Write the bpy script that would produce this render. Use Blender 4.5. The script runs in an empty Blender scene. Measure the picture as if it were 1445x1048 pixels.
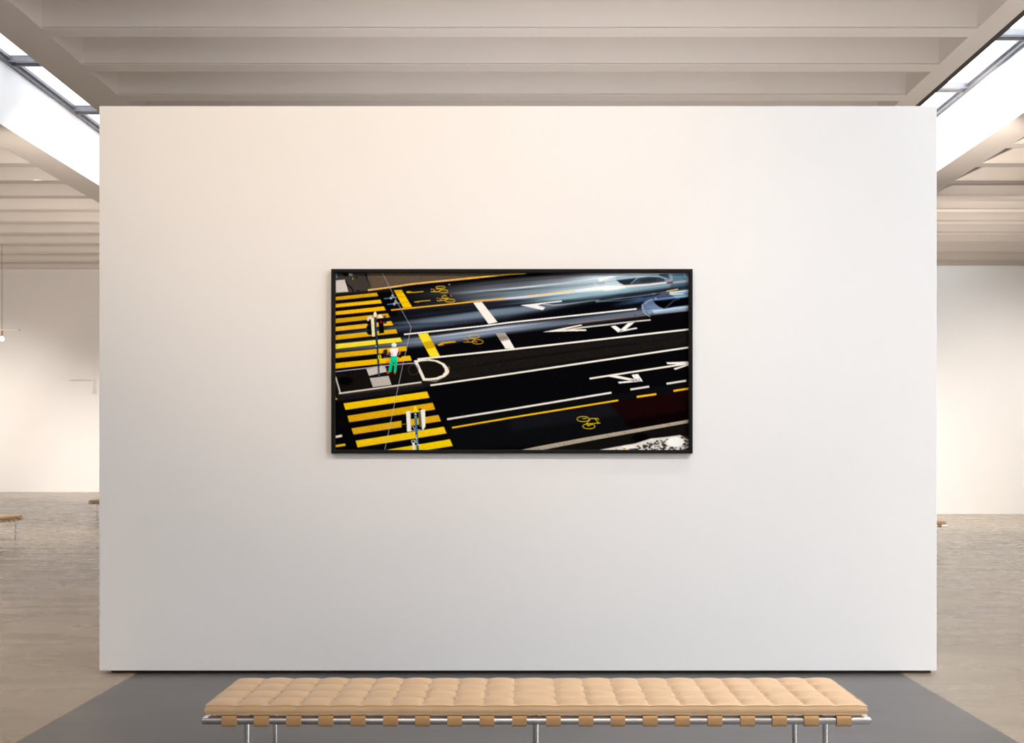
import bpy, bmesh, math, random
import numpy as np
from mathutils import Vector, Matrix
S = bpy.context.scene
COL = S.collection
PI = math.pi

# ---------------------------------------------------------------- helpers
def lin(c):
    return tuple(((v/255)/12.92 if v/255 <= .04045 else (((v/255)+.055)/1.055)**2.4) for v in c)
def mat(name, rgb, rough=.5, metal=0.0, spec=.5):
    m = bpy.data.materials.new(name); m.use_nodes = True
    b = m.node_tree.nodes['Principled BSDF']
    b.inputs['Base Color'].default_value = (*rgb, 1); b.inputs['Roughness'].default_value = rough
    b.inputs['Metallic'].default_value = metal; b.inputs['Specular IOR Level'].default_value = spec
    return m
def noise_mat(name, c0, c1, scale, rough=.6, spec=.3, bump=0.0, stretch=(1, 1, 1), bscale=None, detail=4, metal=0.0):
    """procedural two-tone surface with a little relief"""
    m = mat(name, c0, rough, metal, spec); nt = m.node_tree; N = nt.nodes; b = N['Principled BSDF']
    tc = N.new('ShaderNodeTexCoord'); mp = N.new('ShaderNodeMapping'); mp.inputs['Scale'].default_value = stretch
    nz = N.new('ShaderNodeTexNoise'); nz.inputs['Scale'].default_value = scale; nz.inputs['Detail'].default_value = detail
    rp = N.new('ShaderNodeValToRGB'); rp.color_ramp.elements[0].position = .3; rp.color_ramp.elements[1].position = .7
    rp.color_ramp.elements[0].color = (*c0, 1); rp.color_ramp.elements[1].color = (*c1, 1)
    nt.links.new(tc.outputs['Object'], mp.inputs[0]); nt.links.new(mp.outputs[0], nz.inputs['Vector'])
    nt.links.new(nz.outputs['Fac'], rp.inputs[0]); nt.links.new(rp.outputs[0], b.inputs['Base Color'])
    if bump:
        n2 = N.new('ShaderNodeTexNoise'); n2.inputs['Scale'].default_value = bscale or scale*8; n2.inputs['Detail'].default_value = 5
        nt.links.new(mp.outputs[0], n2.inputs['Vector'])
        bp = N.new('ShaderNodeBump'); bp.inputs['Strength'].default_value = bump; bp.inputs['Distance'].default_value = .004
        nt.links.new(n2.outputs['Fac'], bp.inputs['Height']); nt.links.new(bp.outputs[0], b.inputs['Normal'])
    return m
def box(bm, x0, x1, y0, y1, z0, z1, bev=0.0):
    r = bmesh.ops.create_cube(bm, size=1)
    for v in r['verts']: v.co = ((x0+x1)/2+v.co.x*(x1-x0), (y0+y1)/2+v.co.y*(y1-y0), (z0+z1)/2+v.co.z*(z1-z0))
    if bev > 0:
        e = list({e for v in r['verts'] for e in v.link_edges})
        bmesh.ops.bevel(bm, geom=e, offset=bev, segments=2, affect='EDGES', profile=.5)
def tube(bm, pts, r, seg=20, closed=False, cap=True):
    """round tube along a polyline (r may be a list)"""
    P = [Vector(p) for p in pts]; n = len(P); rs = r if isinstance(r, (list, tuple)) else [r]*n
    rings = []
    up = None
    for i, p in enumerate(P):
        if closed: d0 = (P[i]-P[i-1]).normalized(); d1 = (P[(i+1) % n]-P[i]).normalized()
        else:
            d0 = (P[i]-P[i-1]).normalized() if i else (P[1]-P[0]).normalized()
            d1 = (P[i+1]-P[i]).normalized() if i < n-1 else d0
        t = (d0+d1).normalized()
        if up is None: up = Vector((0, 0, 1)) if abs(t.z) < .9 else Vector((0, 1, 0))
        a = t.cross(up).normalized(); b = a.cross(t).normalized(); up = b
        k = 1/max(.5, t.dot(d1))
        s = d1-d0
        ring = []
        for j in range(seg):
            w = 2*PI*j/seg; o = a*math.cos(w)+b*math.sin(w)
            if s.length > 1e-6:
                sn = s.normalized(); o = o+sn*(o.dot(sn)*(k-1))
            ring.append(bm.verts.new(p+o*rs[i]))
        rings.append(ring)
    m = n if closed else n-1
    for i in range(m):
        A, B = rings[i], rings[(i+1) % n]
        for j in range(seg): bm.faces.new((A[j], A[(j+1) % seg], B[(j+1) % seg], B[j]))
    if cap and not closed: bm.faces.new(rings[0][::-1]); bm.faces.new(rings[-1])
def lathe(bm, prof, seg=28, c=(0, 0, 0)):
    rings = [[bm.verts.new((c[0]+r*math.cos(2*PI*j/seg), c[1]+r*math.sin(2*PI*j/seg), c[2]+z)) for j in range(seg)] for r, z in prof]
    for A, B in zip(rings, rings[1:]):
        for j in range(seg): bm.faces.new((A[j], A[(j+1) % seg], B[(j+1) % seg], B[j]))
    bm.faces.new(rings[0][::-1]); bm.faces.new(rings[-1])
def obj(name, bm, m, parent=None, smooth=False, sharp=None):
    me = bpy.data.meshes.new(name)
    bmesh.ops.recalc_face_normals(bm, faces=bm.faces)
    bm.to_mesh(me); bm.free()
    if m: me.materials.append(m)
    if smooth:
        me.polygons.foreach_set('use_smooth', [True]*len(me.polygons))
        if sharp is not None: me.set_sharp_from_angle(angle=math.radians(sharp))
    o = bpy.data.objects.new(name, me); COL.objects.link(o)
    if parent: o.parent = parent
    return o
def boxes(name, lst, m, parent=None, bev=0.0):
    bm = bmesh.new()
    for b in lst: box(bm, *b, bev=bev)
    return obj(name, bm, m, parent)
def struct(o):
    o['kind'] = 'structure'; return o
def empty(name, loc=(0, 0, 0), rz=0.0):
    o = bpy.data.objects.new(name, None); o.location = loc; o.rotation_euler = (0, 0, rz); o.empty_display_size = .1
    COL.objects.link(o); return o
def tag(o, label, cat, group=None):
    o['label'] = label; o['category'] = cat
    if group: o['group'] = group
    return o
def copy_tree(o, parent=None):
    c = o.copy(); COL.objects.link(c)
    if parent: c.parent = parent
    for ch in list(o.children): copy_tree(ch, c)
    return c

# ---------------------------------------------------------------- camera (eye 1.6 m, level, shifted lens)
F = 1400.0; EYE = 1.6; CX, CY = 740.0, 637.0
cam = bpy.data.cameras.new('camera'); cam.sensor_width = 36; cam.sensor_fit = 'HORIZONTAL'
cam.lens = F/1445*36; cam.shift_x = -(CX-722.5)/1445; cam.shift_y = (CY-524)/1445; cam.clip_end = 300
co = bpy.data.objects.new('camera', cam); co.location = (0, 0, EYE); co.rotation_euler = (PI/2, 0, 0); COL.objects.link(co)
S.camera = co
# ---------------------------------------------------------------- the framed street photograph (painted numerically)
AX0, AY0, AX1, AY1 = 474.0, 385.8, 971.2, 634.5      # picture opening, in the photograph's pixels
def paint_print(SS=4, OUT=2):
    W = int(round((AX1-AX0)*SS)); H = int(round((AY1-AY0)*SS))
    W -= W % (SS//OUT); H -= H % (SS//OUT)
    rng = np.random.default_rng(7)
    img = np.zeros((H, W, 3), np.float32)
    X = AX0 + (np.arange(W)+.5)/SS
    Y = AY0 + (np.arange(H)+.5)/SS
    Z = {'P': (0, 0, 1), 'A': (470, 382, 14.45), 'B': (470, 435, 14.45), 'C': (470, 480, 14.45), 'D': (560, 382, 14.45),
         'E': (650, 382, 13.136), 'F': (840, 382, 10.625), 'G': (560, 460, 9.031), 'H': (470, 560, 8.5),
         'I': (820, 440, 9.263), 'J': (820, 530, 9.263), 'K': (720, 400, 10.32), 'M': (460, 370, 5.558),
         'N': (720, 370, 5.558), 'O': (720, 510, 5.558), 'Q': (460, 510, 5.558)}
    def tr(z, pts):
        ox, oy, s = Z[z]
        return np.array([(ox+p[0]/s, oy+p[1]/s) for p in pts], np.float64)
    def smooth(m, r):                                  # box blur three times, r in picture pixels
        k = int(round(r*SS))
        if k < 1: return m
        for _ in range(3):
            for ax in (0, 1):
                pad = [(0, 0), (0, 0)]; pad[ax] = (k+1, k)
                c = np.cumsum(np.pad(m, pad, mode='edge'), axis=ax, dtype=np.float64)
                n = m.shape[ax]
                a = np.take(c, range(2*k+1, 2*k+1+n), axis=ax); b = np.take(c, range(0, n), axis=ax)
                m = ((a-b)/(2*k+1)).astype(np.float32)
        return m
    def blend(y0, y1, x0, x1, m, col, a):
        c = np.array(col, np.float32)/255.0
        s = img[y0:y1, x0:x1]
        s += (c - s)*(m*a)[..., None]
    def poly(z, pts, col, a=1.0, soft=0.0, grain=0.0):
        P = tr(z, pts)
        e = soft*3.2+1
        x0 = max(0, int((P[:, 0].min()-AX0-e)*SS)); x1 = min(W, int((P[:, 0].max()-AX0+e)*SS)+1)
        y0 = max(0, int((P[:, 1].min()-AY0-e)*SS)); y1 = min(H, int((P[:, 1].max()-AY0+e)*SS)+1)
        if x1 <= x0 or y1 <= y0: return
        gx, gy = np.meshgrid(X[x0:x1], Y[y0:y1])
        ins = np.zeros(gx.shape, bool)
        n = len(P)
        for i in range(n):
            xa, ya = P[i]; xb, yb = P[(i+1) % n]
            if ya == yb: continue
            c = ((ya > gy) != (yb > gy)) & (gx < (xb-xa)*(gy-ya)/(yb-ya)+xa)
            ins ^= c
        m = ins.astype(np.float32)
        if soft > 0: m = smooth(m, soft)
        blend(y0, y1, x0, x1, m, col, a)
        if grain > 0:
            nz = smooth(rng.standard_normal(m.shape).astype(np.float32), .3)*1.6
            img[y0:y1, x0:x1] *= 1+(nz*grain*m)[..., None]
    def line(z, pts, w, col, a=1.0, soft=0.0, w2=None, grain=0.0):   # w in picture pixels
        P = tr(z, pts)
        for i in range(len(P)-1):
            p, q = P[i], P[i+1]
            d = q-p; L = math.hypot(*d) or 1e-6; nrm = np.array((-d[1], d[0]))/L
            wa = w if w2 is None else w+(w2-w)*i/(len(P)-1)
            wb = w if w2 is None else w+(w2-w)*(i+1)/(len(P)-1)
            poly('P', [p+nrm*wa/2, q+nrm*wb/2, q-nrm*wb/2, p-nrm*wa/2], col, a, soft, grain)
    def ell(z, c, r, col, a=1.0, soft=0.0, ring=0.0, rot=0.0):
        n = 40
        pts = []
        for i in range(n):
            t = 2*math.pi*i/n; u, v = r[0]*math.cos(t), r[1]*math.sin(t)
            pts.append((c[0]+u*math.cos(rot)-v*math.sin(rot), c[1]+u*math.sin(rot)+v*math.cos(rot)))
        if ring > 0: line(z, pts+[pts[0]], ring, col, a, soft)
        else: poly(z, pts, col, a, soft)
    def band(pts, col, add=False):      # pts: (x, y, half width, strength); soft streak, one value of y per x
        P = np.array(pts, np.float64)
        yc = np.interp(X, P[:, 0], P[:, 1]); w = np.interp(X, P[:, 0], P[:, 2]); s = np.interp(X, P[:, 0], P[:, 3])
        s = s*((X >= P[0, 0]) & (X <= P[-1, 0]))
        m = np.exp(-((Y[:, None]-yc[None])/w[None])**2)*s[None]
        c = np.array(col, np.float32)/255.0
        if add: img[...] += c*m[..., None].astype(np.float32)
        else: img[...] += (c-img)*m[..., None].astype(np.float32)
    def specks(z, x0, y0, x1, y1, n, lo=60, hi=150, size=.35):
        ox, oy, s = Z[z]
        for _ in range(n):
            x = ox+rng.uniform(x0, x1)/s; y = oy+rng.uniform(y0, y1)/s; r = size*rng.uniform(.6, 1.3); g = rng.uniform(lo, hi)
            poly('P', [(x-r, y), (x, y-r*.8), (x+r, y), (x, y+r*.8)], (g, g, g*1.05), .9)
    YEL = (245, 196, 10); DY = (214, 166, 12); BY = (255, 226, 40); WHT = (248, 245, 240); CRM = (246, 240, 226)
    BLK = (3, 3, 6)
    # asphalt
    img[...] = np.array((5, 5, 8), np.float32)/255
    # grey carriageway streaks of the upper lanes
    band([(474, 470, 8, .0), (520, 463, 8, .35), (620, 452, 6.5, .75), (700, 440, 6, .9), (760, 434, 6, .9), (800, 429, 5, .5), (850, 424, 4, .0)], (92, 114, 132))
    band([(474, 476, 5, .55), (560, 464, 5, .6), (640, 455, 4, .4), (720, 446, 4, .2)], (46, 58, 82))
    band([(474, 492, 6, .5), (540, 487, 7, .6), (600, 482, 7, .85), (660, 474, 6, .95), (720, 464.5, 5.6, .9), (800, 455, 5.5, .75), (900, 442, 6, .8), (972, 431, 6, .8)], (108, 122, 142))
    band([(560, 481, 2, .0), (620, 474.5, 2, .5), (700, 463, 2, .7), (760, 456, 2, .3), (800, 450, 2, 0)], (196, 208, 224))
    band([(560, 421, 10, .0), (620, 413, 9, .35), (680, 408, 11, .75), (740, 403, 12, .9), (800, 398, 11, .95), (860, 391, 12, .95), (972, 380, 14, .8)], (84, 90, 100))
    band([(640, 421, 9, .0), (720, 415, 7, .7), (800, 408, 9, .9), (860, 402, 12, .95), (972, 391, 12, .85)], (112, 134, 148))
    band([(560, 403, 3.4, 1), (660, 396, 3.0, 1), (720, 390.5, 2.6, 1), (760, 388, 2, .9), (790, 386, 1.4, .0)], (3, 3, 4))
    band([(620, 416, 2, .0), (680, 411, 1.6, .5), (740, 405.5, 1.2, .8), (800, 400, 1.2, .6), (860, 394, 1.2, 0)], (176, 192, 202))
    band([(640, 417.5, 1, .0), (690, 411.8, .8, .8), (740, 409, .8, .6), (800, 404, .8, 0)], (22, 24, 30))
    band([(650, 406, 1, .0), (690, 401, .8, .6), (740, 396.5, .8, .5), (850, 387, .8, .7), (870, 385.6, .7, 0)], (26, 22, 26))
    band([(650, 425.5, 1.8, .0), (690, 423.5, 1.8, .8), (740, 419.5, 2.2, .9), (800, 413, 2.6, .9), (850, 407, 3, .9), (890, 403, 3, .4), (930, 398, 3, 0)], (196, 200, 224))
    band([(700, 430, 2, .0), (760, 424, 4, .8), (820, 418, 5, .9), (880, 411, 5, .6), (940, 404, 4, 0)], (120, 152, 166))
    band([(560, 438, 6, .75), (620, 432, 4, .85), (680, 429.5, 3, .9), (740, 425.5, 2, .6), (780, 422, 2, .0)], (22, 24, 34))
    band([(474, 461, 3, .0), (550, 453, 3.2, .9), (620, 444, 3, .9), (700, 434.5, 1.6, .8), (760, 428.5, 1.5, .8), (840, 421, 2, .85), (900, 417, 3, .8), (972, 408, 3, .5)], (10, 13, 20))
    band([(700, 455, 3, 0), (745, 446, 4, .9), (800, 439, 6, .98), (860, 430, 6, .98), (900, 424, 4.5, .95), (930, 420, 3, .6), (972, 412, 2, .5)], (4, 5, 10))
    band([(740, 455, 2, 0), (800, 447.3, 2, .55), (880, 437, 2, .4), (905, 434, 2, 0)], (5, 6, 10))
    band([(474, 468, 1.6, .8), (560, 459, 1.6, .8), (620, 455.5, 1.5, .5), (700, 449, 1.5, .5)], (8, 10, 18))
    band([(560, 496, 3, .9), (640, 487.5, 3, .9), (720, 473.5, 2.4, .9), (800, 464, 3, .9), (900, 452, 3, .9), (972, 441, 3, .9)], (4, 4, 7))
    band([(545, 459, 7, 0), (600, 451, 8, .45), (660, 446, 8, .7), (720, 440, 7.5, .6), (770, 435, 5, .2), (800, 431, 4, 0)], (88, 100, 116))
    band([(580, 432, 5, 0), (640, 423, 6, .4), (700, 416, 7, .5), (740, 412, 6, 0)], (70, 76, 86))
    band([(540, 454, 2.6, .9), (600, 446.5, 2.6, .9), (660, 439, 2.2, .85), (720, 431.5, 1.6, .7), (770, 427, 1.5, .5), (800, 424, 1.5, 0)], (10, 12, 20))
    # top car
    band([(740, 402, 8, 0), (790, 398, 8, .25), (840, 393, 8, .85), (870, 390, 6, .9), (930, 386, 4, .8), (972, 383, 4, .5)], (190, 208, 220))
    band([(770, 413, 3, 0), (810, 411, 4, .35), (840, 408.5, 5, .8), (860, 407.5, 5.5, 1), (880, 406, 4.5, .9), (905, 403, 3, .4), (930, 400, 2, .0)], (244, 252, 255))
    band([(760, 425, 4, 0), (810, 418, 5, .7), (850, 413.5, 4.5, .85), (900, 407, 4.5, .9), (972, 399, 4.5, .85)], (118, 148, 164))
    poly('F', [(130, 130), (300, 95), (330, 150), (420, 222), (330, 245), (150, 235)], (168, 188, 206), .8, 1.1)
    poly('F', [(120, 240), (420, 228), (480, 240), (330, 275), (120, 292)], (246, 255, 255), .9, 1.3)
    poly('F', [(30, 125), (250, 90), (290, 95), (60, 165)], (236, 246, 250), .9, 1.0)
    line('F', [(-20, 180), (20, 230), (60, 290)], 1.6, (226, 240, 246), .35, .8)
    poly('F', [(310, 140), (450, 128), (620, 108), (530, 212), (430, 216), (370, 190)], (24, 32, 44), .95, .35)
    poly('F', [(300, 92), (560, 70), (640, 95), (600, 112), (440, 128), (330, 145)], (140, 168, 180), .9, .4)
    poly('F', [(520, 212), (560, 160), (640, 112), (800, 92), (950, 96), (1040, 130), (1030, 162), (820, 192)], (42, 52, 66), .92, .35)
    poly('F', [(650, 140), (800, 110), (940, 112), (900, 150), (700, 180)], (30, 38, 50), .8, .6)
    poly('F', [(950, 50), (1090, 50), (1110, 120), (1040, 105), (960, 85)], (44, 56, 76), .85, .5)
    line('F', [(1090, 48), (1140, 95), (1145, 140), (1060, 165)], 1.6, (150, 172, 190), .8, .4)
    line('F', [(520, 205), (630, 105), (800, 82), (960, 90), (1060, 130)], .9, (176, 196, 206), .7, .25)
    poly('F', [(1150, 50), (1300, 45), (1390, 60), (1390, 135), (1160, 160)], (74, 110, 136), .75, .7)
    line('F', [(1320, 50), (1380, 130)], 1.8, (180, 214, 236), .7, .5)
    line('F', [(480, 235), (800, 212), (1060, 180)], 1.8, (226, 226, 244), .85, .35)
    line('F', [(365, 230), (470, 228), (800, 200), (1040, 168)], .8, (226, 176, 110), .8, .15)
    poly('F', [(1070, 172), (1160, 165), (1160, 195), (1080, 200)], (120, 40, 54), .9, .4)
    line('F', [(1160, 180), (1390, 150)], .8, (226, 180, 160), .85, .15)
    poly('F', [(1140, 205), (1390, 180), (1390, 240), (1100, 270)], (40, 62, 84), .75, .7)
    poly('F', [(120, 385), (400, 350), (860, 300), (1150, 258), (1390, 238), (1390, 262), (1000, 320), (420, 392), (160, 425)], (28, 34, 46), .85, .8)
    poly('F', [(230, 420), (280, 375), (350, 352), (410, 360), (440, 395), (330, 430)], (34, 40, 52), .9, .4)
    band([(800, 425, 2, 0), (835, 421, 2.6, .6), (862, 418, 2, .3), (880, 416, 2, 0)], (70, 92, 108))
    line('F', [(0, 462), (300, 425), (700, 375), (900, 345)], 1.4, (140, 168, 190), .7, .4)
    line('F', [(0, 470), (420, 445), (700, 405)], .7, (170, 190, 206), .6, .2)
    # lower car
    band([(860, 432, 3, 0), (900, 424, 3.5, .8), (940, 417, 3, .8), (972, 411.5, 3, .9)], (66, 92, 136))
    poly('F', [(850, 425), (1000, 330), (1090, 318), (1190, 412), (1180, 440), (900, 460)], (58, 72, 102), .95, .5)
    poly('F', [(1085, 318), (1390, 290), (1390, 392), (1200, 420)], (116, 158, 192), .9, .6)
    poly('F', [(1120, 300), (1390, 265), (1390, 290), (1090, 318)], (70, 100, 130), .7, .5)
    line('F', [(870, 440), (1050, 412), (1390, 385)], 1.5, (140, 172, 216), .7, .4)
    poly('F', [(690, 520), (740, 460), (850, 425), (900, 490), (1030, 575), (900, 640), (760, 620), (700, 580)], (112, 134, 170), .75, .8)
    poly('F', [(868, 455), (1010, 448), (1180, 425), (1390, 405), (1390, 515), (1100, 562), (1030, 572), (950, 540), (900, 500)], (3, 4, 9), 1, .35)
    poly('F', [(1020, 575), (1180, 545), (1390, 530), (1390, 600), (1000, 640), (800, 650), (760, 600)], (140, 176, 206), .75, .6)
    line('F', [(860, 605), (1030, 588), (1200, 560), (1390, 540)], 1.6, (206, 226, 240), .8, .4)
    line('F', [(1030, 575), (1170, 450), (1260, 420)], .7, (96, 122, 156), .9, .15)
    line('F', [(705, 500), (700, 570), (740, 640), (820, 690)], 1.3, (176, 200, 226), .7, .35)
    line('F', [(735, 520), (760, 580), (830, 640), (900, 655)], .8, (44, 60, 88), .8, .25)
    line('F', [(780, 560), (860, 640)], .7, (50, 66, 96), .7, .25)
    line('F', [(730, 500), (790, 450), (860, 425)], 1.1, (170, 196, 226), .7, .3)
    ell('F', (900, 415), (16, 12), (150, 196, 226), .8, .3)
    line('F', [(850, 350), (960, 335), (1080, 312)], 1.0, (150, 136, 90), .7, .2)
    line('F', [(1060, 312), (1235, 278)], 1.3, (238, 196, 70), .95, .1)
    line('F', [(1110, 328), (1390, 298)], 1.3, (236, 226, 196), .9, .15)
    line('F', [(1105, 355), (1315, 348)], 1.4, (230, 220, 176), .9, .15)
    line('F', [(-400, 798), (0, 750), (700, 672), (1390, 600)], .55, (206, 140, 110), .8, .1)
    ell('F', (594, 668), (10, 8), (5, 6, 10), .9, .1); ell('F', (855, 635), (7, 7), (20, 24, 36), .9, .1)
    # fine motion streak texture across the blurred lanes
    nz = rng.standard_normal((H, 1)).astype(np.float32)
    slope = np.interp(X, [474, 560, 700, 860, 972], [0, -9, -25.5, -45, -60])
    rows = rng.standard_normal(H+400*SS).astype(np.float32)
    k = np.ones(3)/3; rows = np.convolve(rows, k, 'same')
    idx = ((Y[:, None]-slope[None]-AY0)*SS).astype(int) % len(rows)
    lum = img.mean(axis=2, keepdims=True)
    img *= 1+.085*rows[idx][..., None]*np.clip(lum*4, 0, 1)
    np.minimum(img*np.interp(X, [474, 600, 700, 880, 972], [1.1, 1.3, 1.3, 1.12, 1.1])[None, :, None].astype(np.float32), 1, out=img)
    # pavement top left and kerb
    poly('P', [(470, 380), (512, 380), (525, 409), (519.8, 410.6), (499, 412.6), (470, 416.5)], (62, 57, 54), 1, 0, .16)
    poly('P', [(516, 380), (752, 380), (749, 386), (718, 387.5), (680, 391.5), (643, 395), (615, 397.5), (588, 400.5), (560, 404), (523, 409)], (92, 79, 65), 1, 0, .17)
    poly('A', [(60, 460), (520, 435), (720, 425), (1445, 372), (1445, 395), (400, 475), (58, 505)], (34, 31, 34), .9, .25)
    line('A', [(668, 55), (700, 170), (745, 270), (780, 360)], .9, (16, 14, 12), .95, .15)
    poly('A', [(60, 200), (245, 185), (318, 430), (60, 450)], (214, 209, 209), 1, 0, .05)
    for i in range(9): line('A', [(80+20*i, 200), (85+24*i, 440)], .3, (178, 170, 174), .6)
    line('A', [(265, 210), (295, 285), (380, 355), (425, 440)], 1.7, (8, 8, 9), .95, .15)
    poly('A', [(180, 55), (330, 55), (310, 130), (240, 120)], (14, 12, 12), .9, .4)
    poly('A', [(60, 55), (95, 60), (95, 160), (65, 155)], (106, 136, 158), .9, .15)
    ell('A', (350, 82), (24, 26), (196, 216, 196), .95, .2); ell('A', (388, 88), (16, 26), (230, 220, 226), .9, .2); ell('A', (360, 105), (14, 10), (60, 100, 70), .9, .15)
    ell('A', (405, 165), (13, 13), (206, 206, 30), .95, .1); ell('A', (380, 160), (14, 10), (12, 12, 10), .9, .15)
    ell('A', (485, 140), (15, 15), (10, 10, 10), .9, .15); ell('A', (515, 412), (45, 13), (8, 8, 8), .9, .2)
    line('P', [(519.5, 409.7), (540, 407.2), (560, 404.4), (575, 402), (588, 400.4), (615, 397.6), (643, 395), (660, 393.2)], 2.5, (216, 166, 78), 1, .05, None, .1)
    line('P', [(660, 393.2), (680, 391.2), (700, 389.1), (718, 387.5), (742, 386.2)], 2.6, (238, 188, 50), 1, .05, 1.2, .1)
    line('P', [(519.5, 409.2), (560, 403.9), (588, 399.9), (615, 397.1), (660, 392.7)], .9, (246, 214, 140), .8, .1)
    for x, y in ((540, 407), (569, 402.6), (588, 400.3), (642, 395), (677, 391.2), (727, 387)): line('P', [(x-.4, y-1.2), (x+.5, y+1.3)], .5, (110, 84, 50), .8)
    ell('D', (1072, 285), (14, 10), (206, 216, 190), .9, .1)
    # upper crossing
    for z, pts, c in (('A', [(58, 535), (895, 450), (925, 518), (58, 605)], DY), ('A', [(58, 680), (970, 592), (1000, 662), (58, 752)], YEL),
                      ('P', [(474, 439.6), (541.9, 432.4), (544.7, 437.9), (474, 444.6)], (255, 190, 6)), ('B', [(58, 215), (1120, 105), (1160, 185), (58, 305)], DY),
                      ('B', [(58, 380), (1190, 262), (1235, 345), (58, 468)], (240, 186, 36)), ('B', [(58, 555), (1285, 425), (1318, 508), (58, 645)], (226, 176, 10)),
                      ('B', [(58, 735), (1375, 597), (1415, 680), (58, 828)], (255, 232, 44)), ('C', [(58, 262), (1490, 120), (1510, 215), (58, 365)], (232, 182, 12)),
                      ('C', [(58, 468), (1570, 313), (1610, 412), (58, 578)], (246, 194, 8))):
        poly(z, pts, c, 1, 0, .07)
    line('B', [(58, 558), (700, 492)], .8, (255, 226, 130), .7, .2); line('B', [(58, 740), (870, 655)], 2.2, (255, 248, 150), .6, .6)
    line('B', [(920, 650), (1375, 600)], .8, (250, 240, 200), .6, .3); line('A', [(60, 690), (700, 628)], .4, (120, 100, 10), .5)
    # island
    poly('P', [(474, 525), (592, 511.5), (600, 534), (596, 539), (481, 555), (474, 531)], (20, 17, 15), 1, .1, .25)
    poly('P', [(474, 531), (481, 556), (597, 540), (640, 526), (660, 527), (607, 545), (560, 556), (474, 566)], (26, 24, 26), .9, .6, .2)
    line('C', [(58, 640), (680, 568), (1100, 512), (1760, 456)], 1.1, (196, 200, 214), .95, .1)
    line('Q', [(78, 120), (115, 250)], 1.9, (216, 212, 206), 1, .1)
    line('Q', [(104, 250), (430, 206), (750, 162)], 2.2, (222, 216, 206), 1, .1, None, .08)
    line('Q', [(130, 262), (430, 222), (760, 178)], 1.6, (74, 66, 50), .6, .4)
    poly('C', [(682, 582), (1060, 520), (1100, 640), (738, 725)], (204, 200, 196), 1, 0, .06)
    poly('Q', [(345, 130), (493, 112), (515, 182), (370, 200)], (190, 186, 182), 1, 0, .06)
    ell('Q', (155, 152), (60, 32), (4, 4, 4), 1, .15)
    # wide bars
    poly('M', [(535, 222), (595, 218), (677, 352), (608, 358)], (246, 200, 10), 1, 0, .06)
    poly('M', [(535, 222), (595, 218), (611, 244), (549, 250)], (206, 156, 6), .6, .3)
    line('D', [(15, 545), (180, 527)], .6, (150, 112, 6), .8); line('D', [(85, 660), (250, 640)], .6, (150, 112, 6), .8)
    line('K', [(236, 185), (600, 145), (938, 112)], 1.35, (246, 206, 70), 1, .08)
    line('M', [(512, 376), (800, 347), (1405, 285)], 1.8, (246, 186, 36), 1, .05)
    poly('M', [(722, 562), (798, 555), (895, 735), (818, 742)], BY, 1, 0, .06)
    poly('M', [(760, 628), (835, 615), (862, 668), (790, 682)], (190, 150, 6), .7, .5)
    poly('M', [(1155, 318), (1222, 312), (1345, 470), (1275, 485)], WHT, 1, 0, .02)
    poly('G', [(1260, 95), (1375, 85), (1440, 180), (1500, 285), (1385, 290)], WHT, 1)
    poly('G', [(1262, 96), (1373, 86), (1430, 176), (1322, 196)], (150, 144, 132), .9, .15, .12)
    poly('G', [(1290, 140), (1400, 128), (1420, 160), (1310, 172)], (110, 104, 96), .5, .3)
    # lane lines
    line('P', [(570.5, 471.9), (681.8, 460), (720, 455), (898, 436)], 2.0, (250, 250, 252), 1, .05)
    line('P', [(589.3, 506.8), (720, 493.2), (971, 464.8)], 2.4, (250, 246, 236), 1, .05)
    poly('P', [(595, 513), (720, 495), (971, 466.5), (971, 488.5), (830, 508), (720, 525.5), (640, 536)], (28, 25, 23), .85, 1.2, .35)
    band([(620, 525, 2, 0), (720, 508, 1.6, .6), (860, 489, 1.4, .6), (972, 476, 1.4, .2)], (9, 8, 8))
    band([(660, 529, 2, 0), (730, 521, 1.4, .5), (860, 502, 1.3, .6), (972, 486, 1.3, .2)], (11, 10, 10))
    line('P', [(589.3, 506.8), (720, 493.2), (971, 464.8)], 2.3, (250, 246, 236), 1, .05)
    line('P', [(607.6, 543.6), (720, 527.4), (844, 509), (971, 490.2)], 2.4, (246, 242, 230), 1, .05)
    poly('O', [(-480, 480), (0, 380), (845, 250), (1395, 160), (1395, 460), (240, 650), (-480, 692)], (11, 12, 15), .9, .8, .3)
    poly('O', [(0, 452), (785, 330), (850, 420), (0, 550)], (22, 23, 29), .7, 2.2, .3)
    poly('O', [(785, 328), (845, 310), (1395, 225), (1395, 460), (945, 525)], (22, 4, 5), 1, .1, .35)
    poly('O', [(880, 460), (1395, 380), (1395, 460), (945, 528)], (6, 2, 4), .85, 1.6)
    line('P', [(631, 591.3), (720, 577.3), (862.5, 553.8)], 2.6, (238, 233, 226), 1, .05, None, .05)
    line('P', [(638, 603.2), (720, 589.2), (872, 564.6)], 2.3, (246, 192, 16), 1, .05, None, .05)
    line('O', [(940, 219), (1088, 196)], 2.7, (226, 220, 214), 1, .05); line('O', [(1223, 174), (1377, 150)], 2.7, (226, 220, 214), 1, .05)
    line('O', [(989, 277), (1143, 255)], 2.7, (246, 190, 16), 1, .05); line('O', [(1277, 230), (1400, 211)], 2.7, (246, 190, 16), 1, .05)
    # lower kerb, manhole, stones
    poly('O', [(60, 695), (240, 660), (1395, 478), (1395, 692)], (17, 15, 14), .95, .6, .3)
    poly('O', [(75, 694), (210, 665), (600, 592), (1395, 455), (1395, 480), (700, 606), (240, 694)], (168, 158, 142), 1, .05, .12)
    line('O', [(210, 672), (600, 600), (1395, 462)], 1.3, (200, 176, 136), .4, .4)
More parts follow.
